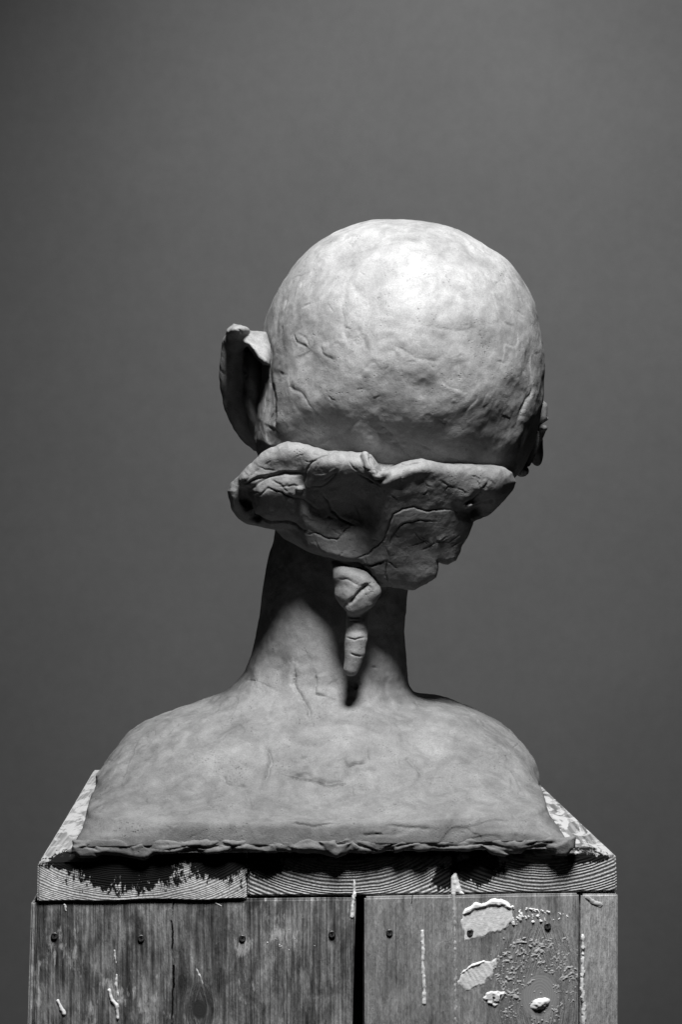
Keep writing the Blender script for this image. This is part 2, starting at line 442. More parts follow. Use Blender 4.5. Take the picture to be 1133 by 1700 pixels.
def wood_top(name, cu, cv, dark, light, freq, stain, bmp=.5):
    """plank with ring end grain; cu, cv: ring centre in photo pixels on the end; stain: splashes of black paint (u, v, ru, rv)"""
    m = NT(name)
    lx, lz = on_front(cu, cv); wp = L2W([[lx, 0, lz]])[0] - plinth_o
    rel = m.n("VectorMath", {0: m.co, 1: tuple(wp)}, operation='SUBTRACT').outputs[0]
    rel = m.n("VectorMath", {0: rel, 1: (1, 0.02, 1.55)}, operation='MULTIPLY').outputs[0]
    ln = m.n("VectorMath", {0: rel}, operation='LENGTH').outputs["Value"]
    ln = m.math('ADD', ln, m.math('MULTIPLY', m.noise(45, 3, .5, vec=m.map((1, .05, 1))), .004))
    warp = m.math('ADD', m.math('MULTIPLY', ln, freq), m.math('MULTIPLY', m.math('SINE', m.math('MULTIPLY', ln, freq * .13)), 2.0))
    sn = m.math('ADD', m.math('MULTIPLY', m.math('SINE', warp), .5), .5)
    fibre = m.noise(1.0, 5, .7, vec=m.map((700, 12, 700)))
    grain_top = m.noise(1.0, 6, .65, vec=m.map((260, 8, 260)))
    c = m.ramp(sn, [(.12, dark), (.5, light), (.9, light * 1.15)])
    c = m.math('MULTIPLY', c, m.ramp(fibre, [(.3, .4), (.7, 1.45)]))
    c = m.math('MULTIPLY', c, m.ramp(m.noise(30, 4, .6), [(.3, .7), (.7, 1.2)]))
    # white wash smeared over the top
    sep = m.n("SeparateXYZ", {0: m.co}).outputs
    top = m.ramp(m.math('DIVIDE', m.math('SUBTRACT', sep[2], .9945), .006), [(.0, 0), (1, 1)])
    ww = m.ramp(m.noise(1.0, 6, .65, vec=m.map((75, 30, 75), (3.7, .2, 0)), dist=.8), [(.49, 0), (.55, 1)])
    c = m.mix(m.math('MULTIPLY', top, .85), c, m.math('MULTIPLY', m.ramp(m.noise(1.0, 5, .65, vec=m.map((160, 16, 160))), [(.3, .05), (.7, .22)]), 1.0))
    c = m.mix(m.math('MULTIPLY', top, ww), c, .52)
    # black paint
    ra = m.noise(1.0, 6, .75, vec=m.map((430, 90, 200)))
    for (u, v, ru, rv) in stain:
        sx, sz = on_front(u, v); sp = L2W([[sx, 0, sz]])[0] - plinth_o
        q = m.n("VectorMath", {0: m.n("VectorMath", {0: m.co, 1: tuple(sp)}, operation='SUBTRACT').outputs[0], 1: (1 / R(ru, 0), 26.0, 1 / R(rv, 0))}, operation='MULTIPLY').outputs[0]
        d = m.n("VectorMath", {0: q}, operation='LENGTH').outputs["Value"]
        k = m.ramp(m.math('ADD', d, m.math('ADD', m.math('MULTIPLY', m.math('SUBTRACT', ra, .5), 2.2), m.math('MULTIPLY', m.math('SUBTRACT', m.noise(85, 3, .5), .5), 1.6))), [(.93, 1), (1.0, 0)])
        c = m.mix(k, c, .006)
    h = m.mix(top, m.math('ADD', m.math('MULTIPLY', sn, .8), fibre), m.math('MULTIPLY', fibre, .4))
    return m.out(c, .7, m.bump(h, bmp, .0009), .25)

M_TL = wood_top("end_grain_pale", 215, 1330, .52, .66, 3300, [(212, 1430, 105, 46), (372, 1432, 60, 34), (110, 1434, 40, 9)], .3)
M_TM = wood_top("end_grain_ringed", 575, 1345, .15, .58, 2300, [(440, 1432, 36, 26), (738, 1460, 22, 22)])
M_TR = wood_top("end_grain_arched", 905, 1340, .15, .58, 2200, [(798, 1440, 40, 30), (975, 1426, 40, 8)])
M_PL = wood_front("weathered_board_dark", .17, .41, 0.0, 1.3, .85, [(331, 1677, .0052)], [(287, 1488, 1640, .0006), (286, 1600, 1760, .0005)], .55)
M_PR = wood_front("weathered_board_mid", .32, .47, 5.0, .7, .55, [(897, 1652, .0135)], [(683, 1486, 1500, .0003)], .12)
M_PS = wood_front("planed_strip_pale", .52, .64, 9.0, .6, .4, [], [], .2)

uL, uA = lx_of(63), lx_of(410.5)
top_l = board("top_plank", uL, uA - .0004, -.0016, PD, 1 - TH - .0012, 1.0 - .0004, M_TL)
top_m = board("top_plank", uA + .0002, lx_of(752), .0012, PD, 1 - TH, 1.0 - .0002, M_TM)
top_r = board("top_plank", lx_of(761), lx_of(1025), .0008, PD, 1 - TH, 1.0, M_TR)
zt = 1 - TH - .0006
fr_l = board("front_board", lx_of(63), lx_of(594), 0, .02, .0, zt - .0008, M_PL, taper=.03)
fr_r = board("front_board", lx_of(606), lx_of(961), -.001, .02, .0, zt, M_PR)
fr_s = board("edge_strip", lx_of(965.5), lx_of(1027), 0.0005, .02, .0, zt - .0005, M_PS)
board("side_board", lx_of(63) - .0035, lx_of(63) - .0003, .002, PD, .0, zt - .001, M_PS, taper=.03)
board("side_board", PW - .022, PW - .0005, .0215, PD - .02, .0, zt - .001, M_PR)
board("back_board", lx_of(63) + .001, PW - .001, PD - .0195, PD, .0, zt - .001, M_PR)

# screws
ms = NT("screw_steel"); ms.out(ms.ramp(ms.noise(900, 3), [(.35, .04), (.7, .2)]), .45); ms.b.inputs["Metallic"].default_value = .6
def screw_mesh():
    bm = bmesh.new(); r = .0021
    # head as a dished disc with a cross recess: rings of 12
    def ring(rad, y): return [bm.verts.new((rad * math.cos(a), y, rad * math.sin(a))) for a in [math.tau * k / 16 for k in range(16)]]
    A0, A1, A2 = ring(r * 1.12, .0014), ring(r, -.0002), ring(r * .84, -.0006)
    for a, b in ((A0, A1), (A1, A2)):
        for k in range(16): bm.faces.new((a[k], a[(k + 1) % 16], b[(k + 1) % 16], b[k]))
    in_ = [bm.verts.new(((r * .62 if k % 4 == 0 else r * .2 if k % 2 == 0 else r * .3) * math.cos(math.tau * k / 16), -.0004, (r * .62 if k % 4 == 0 else r * .2 if k % 2 == 0 else r * .3) * math.sin(math.tau * k / 16))) for k in range(16)]
    dp = [bm.verts.new((v.co.x * .8, .0012, v.co.z * .8)) for v in in_]
    for a, b in ((A2, in_), (in_, dp)):
        for k in range(16): bm.faces.new((a[k], a[(k + 1) % 16], b[(k + 1) % 16], b[k]))
    bm.faces.new(dp[::-1])
    bmesh.ops.recalc_face_normals(bm, faces=bm.faces[:])
    me = bpy.data.meshes.new("screw"); bm.to_mesh(me); bm.free(); me.materials.append(ms.m); return me
SM = screw_mesh()
for u, v, par in ((90, 1554, fr_l), (234, 1558, fr_l), (402.5, 1558, fr_l), (551.5, 1551, fr_l), (647, 1548, fr_r), (781, 1548, fr_r), (910, 1537, fr_r)):
    lx, lz = on_front(u, v, -.001)
    wp = L2W([[float(lx), -.0004 if par is fr_l else -.0014, float(lz)]])[0] - plinth_o
    o = link("screw", SM, par, wp); o.rotation_euler = (0, random.uniform(0, 1.5), ANG)

# dried plaster: thin lumpy sheets whose rims dip into the wood
mp = NT("dried_plaster")
mp.out(mp.math('MULTIPLY', mp.ramp(mp.noise(70, 4), [(.3, .88), (.7, .95)]), mp.ramp(mp.noise(600, 3), [(.3, .92), (.7, 1.04)])), .7, mp.bump(mp.noise(500, 4, .7), .5, .0006), .3)
mcr = NT("plaster_specks"); mcr.out(mcr.ramp(mcr.noise(300, 4), [(.3, .38), (.7, .55)]), .8)
mpd = NT("thin_plaster_wash"); mpd.out(mpd.ramp(mpd.noise(300, 4), [(.3, .42), (.7, .62)]), .7)
def plaster(name, par, u0, v0, u1, v1, fn, step=1.25, mat=None):
    """fn(u, v, pz) -> height in mm (negative: nothing there)"""
    gu = np.arange(u0, u1, step); gv = np.arange(v0, v1, step)
    U, V = np.meshgrid(gu, gv, indexing='ij'); u, v = U.ravel(), V.ravel()
    h = fn(u, v, np.stack([u, v, 0 * u], 1))
    lx, lz = on_front(u, v, 0)
    base = -.001 if par is fr_r else .0002 if par in (fr_s,) else 0.0
    if par is top_m or par is top_r: base = .0008
    pts = np.stack([lx, base - np.clip(h, -.7, 9) * 1e-3, lz], 1)
    idx = np.arange(len(u)).reshape(U.shape)
    q = np.stack([idx[:-1, :-1], idx[:-1, 1:], idx[1:, 1:], idx[1:, :-1]], -1).reshape(-1, 4)
    q = q[(h[q] > 0.0).any(1)]
    us, inv = np.unique(q.ravel(), return_inverse=True)
    return mesh_np(name, L2W(pts[us]) - plinth_o, inv.reshape(-1, 4)[:, ::-1], mat or mp.m, par)
def stroke(u, v, pts):
    """distance to a line of varying half width: positive inside"""
    best = np.full(len(u), -1e9)
    for (x0, y0, r0), (x1, y1, r1) in zip(pts[:-1], pts[1:]):
        bx, by = x1 - x0, y1 - y0; h = np.clip(((u - x0) * bx + (v - y0) * by) / (bx * bx + by * by), 0, 1)
        best = np.maximum(best, r0 + (r1 - r0) * h - np.hypot(u - x0 - h * bx, v - y0 - h * by))
    return best
def drip(name, par, pts, thick=1.2, rough=1.0, mat=None):
    P_ = np.array(pts); m = 6 + P_[:, 2].max()
    def fn(u, v, pz):
        d = stroke(u, v, pts) + (vnoise(pz, 7, 1.3) * 1.0 + vnoise(pz, 3, 7) * .4) * rough
        return np.where(d > -1.5, np.minimum(np.sqrt(np.clip(d, 0, None)) * .3 * thick, thick * .7) - .5 * (d < 0) + vnoise(pz, 5, 4) * .18 * (d > 0), -1)
    return plaster(name, par, P_[:, 0].min() - m, P_[:, 1].min() - m, P_[:, 0].max() + m, P_[:, 1].max() + m, fn, 1.0, mat)
# three trowel smears on the right-hand board
S1 = [(767, 1520), (772, 1508), (790, 1497), (800, 1501), (815, 1493), (832, 1492), (842, 1497), (850, 1510), (852, 1530), (842, 1540), (832, 1545), (815, 1548), (805, 1556), (792, 1556), (772, 1560), (768, 1548), (766, 1534)]
def smear1(u, v, pz):
    d = sdpoly(u, v, S1) + vnoise(pz, 9, 2) * 2.0 + vnoise(pz * [1, .3, 1], 3.2, 6) * 2.2 * (v > 1525)
    h = np.clip(d * .12, -1, .4) + vnoise(pz * [1.0, .45, 1], 4, 8) * .12
    lip = stroke(u, v, [(770, 1516, 4), (788, 1503, 6), (815, 1498, 6), (835, 1498, 5), (848, 1506, 3)]) + vnoise(pz, 6, 5) * 1.5
    h = h + np.clip(lip * .25, 0, .9) * (d > 0)
    hole = np.hypot(u - 781, v - 1548) + vnoise(pz, 4, 3) * 1.5
    h = np.where(hole < 4.5, -1, h)
    # dry-brushed tail to the right
    tail = (u > 846) & (u < 945) & (np.abs(v - 1519 - (u - 850) * .02) < 17 * (1 - (u - 846) / 130))
    pr = pz @ np.array([[.93, .36, 0], [-.36, .93, 0], [0, 0, 1]])
    t = vnoise(pr * [1.0, .42, 1], 2.3, 9) * .8 + vnoise(pz, 6, 12) * .8 + vnoise(pz, 1.7, 19) * .3 - .28 - (u - 850) / 230
    return np.where((d < 0) & tail, np.clip(t * .9, -.6, .45), h)
plaster("plaster_smear", fr_r, 755, 1482, 950, 1570, smear1, .85)
S2 = [(760, 1628), (765, 1615), (780, 1602), (803, 1592), (815, 1594), (825, 1590), (822, 1606), (818, 1618), (805, 1632), (795, 1638), (780, 1644), (768, 1642)]
def smear2(u, v, pz):
    d = sdpoly(u, v, S2) + vnoise(pz, 8, 22) * 1.6 + vnoise(pz * [1, .3, 1], 3, 26) * 2.0 * (v > 1625)
    h = np.clip(d * .12, -1, .4) + vnoise(((pz @ np.array([[.9, .5, 0], [-.5, .9, 0], [0, 0, 1]])) * [1, .25, 1]), 3.5, 8) * .16
    h = h + np.clip((-.5 + stroke(u, v, [(764, 1616, 2), (782, 1603, 3), (803, 1595, 3)]) + vnoise(pz, 5, 3)) * .3, 0, .7) * (d > 0)
    return h
plaster("plaster_smear", fr_r, 752, 1582, 835, 1652, smear2, 1.1)
S3 = [(803, 1656), (806, 1648), (818, 1643), (830, 1646), (842, 1645), (836, 1655), (830, 1664), (822, 1672), (815, 1668), (806, 1664)]
def smear3(u, v, pz):
    d = sdpoly(u, v, S3) + vnoise(pz, 6, 32) * 2.5
    return np.where(vnoise(pz, 4, 55) > .55, -1, np.clip(d * .25, -1, .8) + vnoise(pz, 4, 38) * .25)
plaster("plaster_smear", fr_r, 796, 1636, 850, 1680, smear3, 1.1)
def crumbs(u, v, pz):
    a = np.exp(-(stroke(u, v, [(832, 1602, 9), (850, 1600, 9), (872, 1580, 12), (905, 1575, 10), (930, 1590, 8), (950, 1620, 6)]) / -16).clip(0, 9) ** 2)
    b = np.exp(-(stroke(u, v, [(838, 1615, 8), (845, 1640, 12), (850, 1670, 8)]) / -14).clip(0, 9) ** 2)
    c = np.exp(-(stroke(u, v, [(955, 1640, 4), (940, 1670, 8), (905, 1690, 8), (890, 1700, 6)]) / -9).clip(0, 9) ** 2)
    m = np.maximum(np.maximum(a, b), c)
    return (vnoise(pz, 3.4, 61) + .8 * vnoise(pz, 1.9, 66) + .7 * vnoise(pz, 14, 63) - 1.25 + .72 * m) * .4
o = plaster("plaster_crumbs", fr_r, 815, 1555, 960, 1700, crumbs, .95, mcr.m); o['kind'] = 'stuff'
def knob_(u, v, pz):
    d = 1 - (((u - 897) * .93 + (v - 1666) * -.35) / 17) ** 2 - (((u - 897) * .35 + (v - 1666) * .93) / 9) ** 2
    return np.where(d > -.3, d * 2.0 + vnoise(pz, 5, 3) * .35 + (vnoise(pz * [.5, 1, 1], 4, 14)) * .25, -1)
plaster("plaster_blob", fr_r, 872, 1648, 922, 1684, knob_, 1.0)
drip("plaster_drip", fr_r, [(701, 1545, 2), (703, 1570, 3), (702, 1600, 2.5), (705, 1640, 3), (704.5, 1664, 3.5)], .9)
drip("plaster_drip", fr_r, [(754, 1484, 2), (756, 1560, 2.2), (757, 1710, 3)], .35, 1.2, mpd.m)
drip("plaster_drip", fr_l, [(589, 1483, 2), (586, 1503, 2.4), (585, 1522, 3.2)], 1.0, .6)
drip("plaster_drip", fr_l, [(96, 1662, 3), (100, 1672, 3.5), (106, 1682, 4)], 1.8)
drip("plaster_drip", fr_l, [(193.5, 1618, 1.5), (192, 1634, 2.5), (196, 1650, 1.2), (195, 1668, 1.2)], 1.3, .8)
drip("plaster_drip", fr_l, [(181, 1644, 3), (185, 1660, 3), (193, 1668, 3.8), (195, 1690, 3)], 2.0, .6)
drip("plaster_drip", fr_l, [(190, 1578, 1.5), (191, 1592, 2), (193, 1600, 1.5)], .8)
drip("plaster_drip", fr_l, [(313, 1576, .8), (322, 1600, 1.0), (332, 1620, 2.0), (337, 1633, 1.6)], .8, .6)
drip("plaster_drip", fr_l, [(358, 1499, 1.5), (367, 1504, 1.8)], .9, .5)
drip("plaster_drip", fr_l, [(107, 1502, 2), (109, 1512, 1.5)], .8)
drip("plaster_drip", fr_s, [(969, 1553, 2), (969.5, 1600, 2), (968, 1645, 3), (971, 1670, 3), (971, 1705, 2.5)], 1.6, 1.3)
drip("plaster_drip", fr_s, [(976, 1490, 3), (984, 1497, 4), (996, 1502, 5)], .5, 1.5, mpd.m)
drip("plaster_drip", top_m, [(588.5, 1462, .8), (589, 1470, 1.8), (588.5, 1482, 1.5)], .7, .4)
# plaster plug between two top planks
def plug(u, v, pz):
    d = sdpoly(u, v, [(753, 1458), (757, 1452), (760, 1462), (766, 1480), (770, 1484), (752, 1484)])
    return np.where(d > -2, .6 + .2 * np.clip(d, -3, 4) + vnoise(pz, 5, 4) * .2, -1)
plaster("plaster_plug", top_m, 746, 1446, 776, 1486, plug, 1.0)
# flecks of plaster spattered on the dark board
def flecks(u, v, pz):
    return (vnoise(pz * [1, .55, 1], 3.2, 71) + .5 * vnoise(pz, 2.0, 77) - 1.45 + .42 * np.exp(-(((u - 460) / 70) ** 2 + ((v - 1560) / 45) ** 2))) * 2
o = plaster("plaster_flecks", fr_l, 330, 1515, 590, 1640, flecks, 1.25); o['kind'] = 'stuff'

# ------------------------------------------------------------------ white board under the bust
GAP, BT = .0050, .0046
mw = NT("white_melamine"); mw.out(mw.ramp(mw.noise(120, 4), [(.3, .66), (.7, .8)]), .45)
bl = lambda u: float(on_front(u, 1420, -.0045)[0])
bx0, bx1 = bl(122), bl(944)
brd = thing("white_board", "thin white board sandwiched between the clay bust and the plinth top", "board", L2W([[(bx0 + bx1) / 2, .13, 1.0]])[0])
def boxm(name, x0, x1, y0, y1, z0, z1, mat, par, po):
    bm = bmesh.new(); bmesh.ops.create_cube(bm, size=1)
    for v in bm.verts: v.co = ((v.co.x + .5) * (x1 - x0) + x0, (v.co.y + .5) * (y1 - y0) + y0, (v.co.z + .5) * (z1 - z0) + z0)
    bmesh.ops.bevel(bm, geom=bm.edges[:], offset=.0004, segments=1, affect='EDGES')
    for v in bm.verts: v.co = Vector(L2W([list(v.co)])[0] - po)
    bmesh.ops.recalc_face_normals(bm, faces=bm.faces[:])
    me = bpy.data.meshes.new(name); bm.to_mesh(me); bm.free(); me.materials.append(mat)
    return link(name, me, par)
po = np.array(brd.location)
boxm("panel", bx0, bx1, -.0045, .27, 1 + GAP, 1 + GAP + BT, mw.m, brd, po)
for x in (bx0 + .03, bx1 - .06):
    boxm("runner", x, x + .03, .02, .25, 1.0002, 1 + GAP - .0002, mw.m, brd, po)

# ------------------------------------------------------------------ clay bust
bust_o = np.array([*(A + .5 * PW * EX + .13 * EY), 1 + GAP + BT])
bust = thing("clay_bust", "grey clay bust of a bald head seen from behind with a thick folded collar", "sculpture", bust_o)
ZB = 1 + GAP + BT

def tab(rows, kind):
    r = np.array([P(*x) for x in rows]); i = np.argsort(r[:, 2])
    return r[i][:, 2], r[i][:, 0 if kind == 'x' else 1]
LT = tab([(119, 1417, -.005), (122, 1402, -.005), (131, 1384, -.002), (142, 1360, .035), (153, 1325, .07), (167, 1275, .12), (195, 1240, .14), (215, 1220, .15), (260, 1195, .155), (310, 1175, .16), (360, 1158, .16), (385, 1145, .16), (408, 1117, .16), (421, 1080, .16), (430, 1040, .16), (437, 1000, .16), (448, 930, .16), (456, 880, .16), (470, 780, .16)], 'x')
RT = tab([(951, 1417, .005), (946, 1400, .005), (926, 1374, .012), (911, 1340, .055), (899, 1300, .10), (885, 1262, .13), (865, 1232, .15), (840, 1209, .155), (800, 1185, .16), (760, 1170, .16), (710, 1161, .16), (691, 1152, .16), (682, 1138, .16), (677, 1100, .16), (672, 1050, .16), (675, 1000, .16), (680, 950, .16), (690, 900, .16), (700, 800, .16)], 'x')
YF = tab([(530, 1418, -.0040), (530, 1402, -.0042), (530, 1388, -.0038), (530, 1370, -.0028), (530, 1358, -.0010), (530, 1348, .008), (530, 1333, .0225), (530, 1318, .034), (530, 1300, .042), (530, 1250, .060), (530, 1200, .084), (530, 1170, .099), (530, 1140, .107), (530, 1100, .111), (530, 1050, .113), (530, 1000, .113), (530, 900, .112), (530, 780, .11)], 'y')
YBz, YBv = np.array([1.0, 1.03, 1.06, 1.085, 1.1, 1.13, 1.25]), np.array([.25, .27, .26, .24, .222, .212, .215])
NZ, NV = np.array([1.0, 1.012, 1.017, 1.022, 1.035, 1.05, 1.07, 1.1, 1.3]), np.array([40, 30, 11, 7.0, 4.8, 3.4, 2.5, 2.1, 2.0])
LUT = np.linspace(1.0, 1.3, 600)
def lut(z, zz, vv, sm_=9):
    y = np.interp(LUT, zz, vv); k = np.hanning(sm_ + 2)[1:-1]; k /= k.sum()
    y = np.convolve(np.pad(y, sm_ // 2, mode='edge'), k, 'valid'); return np.interp(z, LUT, y)
CB = np.array([0.0, 0.13])
def torso(p):
    x, y, z = p.T
    # turn the base with the plinth, the neck straight
    t = sstep(1.09, 1.02, z) * ANG
    ys = y - t * x
    zc = np.clip(z, 1.0, 1.299)
    xl, xr, yf, yb, n = lut(zc, *LT), lut(zc, *RT), lut(zc, *YF), lut(zc, YBz, YBv), lut(zc, NZ, NV)
    cx, cy, a, b = (xl + xr) / 2, (yf + yb) / 2, (xr - xl) / 2, (yb - yf) / 2
    qx, qy = np.abs((x - cx) / a) + 1e-6, np.abs((ys - cy) / b) + 1e-6
    k = (qx ** n + qy ** n) ** (1 / n)
    d = (k - 1) * np.minimum(a, b)
    d = np.maximum(d, ZB - z)
    return np.maximum(d, z - 1.25)

HC = P(668, 602, .18); HR = R(236, .18)
out = [(437, 560), (441, 530), (454, 500), (470, 470), (490, 445), (520, 415), (560, 388), (610, 373), (680, 369.5), (740, 380), (800, 410), (850, 450), (880, 500), (897, 560), (902, 620), (898, 680), (884, 735), (862, 785), (800, 830), (668, 850), (520, 800), (440, 745), (430, 690), (435, 640), (436, 600)]
oa = np.array([math.atan2(-(v - 602), u - 668) for u, v in out]); orr = np.array([math.hypot(u - 668, v - 602) / 236 for u, v in out])
oi = np.argsort(oa); oa, orr = oa[oi], orr[oi]
oa3 = np.r_[oa - math.tau, oa, oa + math.tau]; or3 = np.tile(orr, 3)
AN = np.linspace(-math.pi, math.pi, 721); RD = np.interp(AN, oa3, or3); kk = np.hanning(33); kk /= kk.sum(); RD = np.convolve(np.r_[RD[-17:-1], RD, RD[1:17]], kk, 'valid')
def head(p):
    q = p - HC
    th = np.arctan2(q[:, 2], q[:, 0]); s = np.interp(th, AN, RD)
    rho = np.hypot(q[:, 0], q[:, 2]) / HR; yy = q[:, 1] / .122
    wgt = np.clip(rho / np.sqrt(rho ** 2 + yy ** 2 + 1e-9), 0, 1) ** 2
    s = 1 + (s - 1) * wgt
    return (np.sqrt(rho ** 2 + yy ** 2) / s - 1) * HR
body_f = union([(torso, 0), (chain([(553, 850, .108, 30), (556, 960, .107, 32), (566, 1060, .106, 28), (577, 1120, .103, 17), (580, 1140, .100, 9)]), -.016), (head, .03),
    (E(462, 700, .165, 26, 75, .03, -8), .012),
    (E(640, 850, .27, 120, 110, .055), .03),          # jaw
    (E(650, 660, .305, 28, 60, .02, 0, 20), .012),    # nose
    (E(650, 775, .30, 45, 16, .016), .01),            # mouth
    (E(650, 590, .275, 120, 22, .025), .02)])         # brow

def body_detail(v, n):
    D = Detail(v, n); u, w = D.u, D.w
    isb = sstep(1.02, 1.035, v[:, 2])
    D.d += (vnoise(v, .045, 1) * .0017 + vnoise(v, .024, 5) * .0013 + vnoise(v, .011, 9) * .00050 + vnoise(v, .0055, 12) * .00022 + vnoise(v, .0032, 13) * .00010) * (.35 + .65 * isb)
    D.d += vnoise(v, .0022, 15) * .00006
    hm = sstep(1.20, 1.24, v[:, 2])
    D.flakes(.045, .45, 3.0, 1.5, .04, .1, .6); D.flakes(.024, .32, 9.0, 1.3, .03, .2, .7)
    # pressed thumb patches on the skull
    for a in ((560, 640, 60, 34, -20, 1.4), (760, 700, 52, 26, -30, 1.5), (832, 700, 30, 46, 10, 1.3), (520, 690, 50, 28, 25, 1.4), (700, 640, 52, 25, 5, 1.0), (815, 752, 50, 16, -20, .9),
              (600, 560, 45, 30, 40, .8), (770, 560, 40, 25, -10, .7), (690, 480, 45, 30, 0, .6), (820, 600, 35, 45, 0, .8), (610, 440, 60, 22, -15, .6), (740, 430, 40, 20, 10, .5), (500, 560, 22, 45, 15, .8), (850, 540, 25, 45, -15, .7),
              (720, 735, 60, 20, 10, .5), (545, 725, 50, 18, 20, .6)):
        D.dent(*a)
    m = D.dent(645, 726, 48, 20, 32, 2.6); D.d += m * (vnoise(v, .004, 2) * .0006 + vnoise(v, .002, 4) * .0004)
    m = D.dent(700, 752, 45, 12, 14, 1.0); D.d += m * vnoise(v, .003, 6) * .0005
    for pl, wd, dp, st in (
        ([(486, 551), (494, 566), (512, 578)], 2, .5, .7), ([(490, 552), (505, 560), (514, 576)], 2, .4, 0), ([(532, 570), (538, 586), (556, 598)], 3, .5, .7),
        ([(576, 470), (569, 510), (573, 550), (581, 573)], 5, .8, .3), ([(592, 540), (600, 560), (612, 585)], 4, .4, 0), ([(500, 512), (516, 503)], 1.3, .6, 0), ([(545, 505), (555, 520)], 1.2, .5, 0),
        ([(612, 700), (640, 712), (668, 745), (690, 768)], 4, 1.0, 1.0), ([(690, 735), (735, 758), (790, 770)], 2.5, .6, .9), ([(700, 742), (760, 764)], 1.5, .5, 0), 
        ([(884, 640), (882, 653), (872, 672), (864, 690)], 2, .9, .7), ([(878, 652), (874, 668), (860, 705)], 2, .5, .5), ([(857, 770), (868, 720), (880, 690)], 2.5, .5, .6),
        ([(447, 615), (456, 655), (461, 700), (470, 720)], 3, 1.0, 1.4), ([(443, 560), (450, 590), (446, 620)], 3, 1.2, .5), ([(480, 640), (500, 650), (520, 680)], 4, .6, .5),
        ([(446, 705), (462, 712), (480, 730)], 2.5, .8, .9), ([(774, 455), (782, 460)], 1.4, .7, 0), ([(802, 412), (812, 421)], 1.4, .6, 0), ([(860, 515), (870, 525)], 1.4, .6, 0),
        ([(655, 570), (690, 592), (735, 600)], 5, .4, .4), ([(700, 540), (760, 548), (800, 540)], 5, .35, .3), ([(520, 740), (570, 720), (600, 690)], 5, .6, .5),
        # neck and shoulders
        ([(487, 1105), (486, 1135), (498, 1155), (512, 1176), (517, 1200)], 2.2, .9, -1.0), ([(524, 1118), (528, 1130), (524, 1150), (545, 1155)], 2.2, .7, 1.0), ([(555, 1125), (568, 1150), (572, 1160)], 2, .5, .4),
        ([(432, 1238), (446, 1248), (450, 1262), (444, 1285), (438, 1300)], 2.2, 1.0, -.9), ([(450, 1250), (470, 1240), (482, 1238)], 2, .5, .3), ([(388, 1244), (400, 1240), (420, 1237)], 1.5, .5, .3),
        ([(470, 1283), (500, 1288), (525, 1298), (550, 1305), (585, 1300)], 3, 1.2, 1.3), ([(490, 1287), (510, 1284), (520, 1290)], 2, .7, 0), ([(575, 1277), (592, 1270), (608, 1269)], 1.8, .9, .8), ([(610, 1235), (611, 1268)], 1.6, .4, .4),
        ([(370, 1290), (376, 1306), (390, 1310)], 1.8, .8, .6), ([(392, 1310), (408, 1309)], 1.6, .8, .4), ([(408, 1310), (420, 1342)], 4, .7, .5), ([(450, 1325), (464, 1328)], 1.3, .7, 0), ([(498, 1348), (511, 1344)], 1.5, .9, 0),
        ([(583, 1310), (586, 1325), (590, 1328)], 1.6, .6, .3), ([(672, 1255), (690, 1275), (704, 1290)], 2.5, .7, -.8), ([(655, 1185), (680, 1191)], 1.5, .8, 0), ([(603, 1194), (610, 1200)], 2, .7, 0),
        ([(590, 1132), (600, 1138)], 1.8, .8, 0), ([(588, 1138), (597, 1142)], 1.4, .7, 0), ([(617, 1108), (628, 1109)], 1.5, .7, 0), ([(410, 1125), (425, 1130), (420, 1140)], 3, .6, .5),
        ([(640, 1338), (665, 1333)], 1.6, .6, .4), ([(665, 1325), (695, 1326)], 1.4, .5, .4), ([(760, 1330), (782, 1322)], 2, .7, .5), ([(560, 1265), (575, 1262)], 1.8, .6, 0), ([(690, 1160), (700, 1172), (720, 1178)], 2.5, .4, .4),
        ([(225, 1330), (240, 1326), (245, 1332)], 1.5, .7, 0), ([(340, 1330), (355, 1342)], 2, .7, .4), ([(305, 1350), (315, 1348)], 1.4, .8, 0), ([(480, 1365), (520, 1370), (560, 1366)], 3, .3, .4), ([(640, 1370), (720, 1376)], 2, .3, .3),
        ([(600, 1385), (640, 1384)], 2, .4, .4), ([(790, 1290), (790, 1310)], 2, .4, .3), ([(230, 1230), (215, 1260), (200, 1300)], 6, .6, .4), ([(265, 1235), (240, 1270)], 7, .6, .4), ([(300, 1200), (270, 1225)], 6, .5, .3)):
        g, gw = (.8, 1) if pl[0][1] < 1000 else (1.6, 1.6)
        D.line(pl, wd * gw, dp * g, st * g)
    # shoulder blade hollows and soft lumps
    for a in ((430, 1275, 30, 30, 0, -1.6), (360, 1300, 60, 40, 0, -1.2), (520, 1330, 40, 25, 0, 1.2), (600, 1320, 30, 22, 0, -1.3), (620, 1260, 60, 30, 0, -1.0), (690, 1275, 22, 34, 0, -1.2), (520, 1285, 70, 22, 5, 1.2),
              (330, 1240, 80, 26, -25, 1.0), (470, 1200, 22, 60, -10, -1.2), (410, 1210, 20, 60, 15, -1.0), (650, 1350, 120, 14, 0, 1.3), (420, 1352, 160, 12, 0, 1.2), (780, 1320, 50, 40, 0, -.8)):
        D.dent(*a)
    r = np.random.default_rng(15)
    for _ in range(60):
        D.dent(r.uniform(190, 880), r.uniform(1180, 1350), r.uniform(10, 38), r.uniform(8, 20), r.uniform(-40, 40), r.uniform(-1.0, 1.0))
    m = D.dent(545, 1282, 85, 30, 5, .6); D.d += m * (vnoise(v, .0090, 61) * .0014 + vnoise(v, .0035, 63) * .0006)
    m = D.dent(400, 1290, 40, 40, 0, -.4); D.d += m * (vnoise(v, .0075, 65) * .0006 + vnoise(v, .0035, 63) * .0003)
    m = D.dent(690, 1290, 60, 40, 0, -.3); D.d += m * (vnoise(v, .0075, 67) * .0005 + vnoise(v, .0035, 63) * .0003)
    sh = sstep(1.105, 1.08, v[:, 2]) * isb
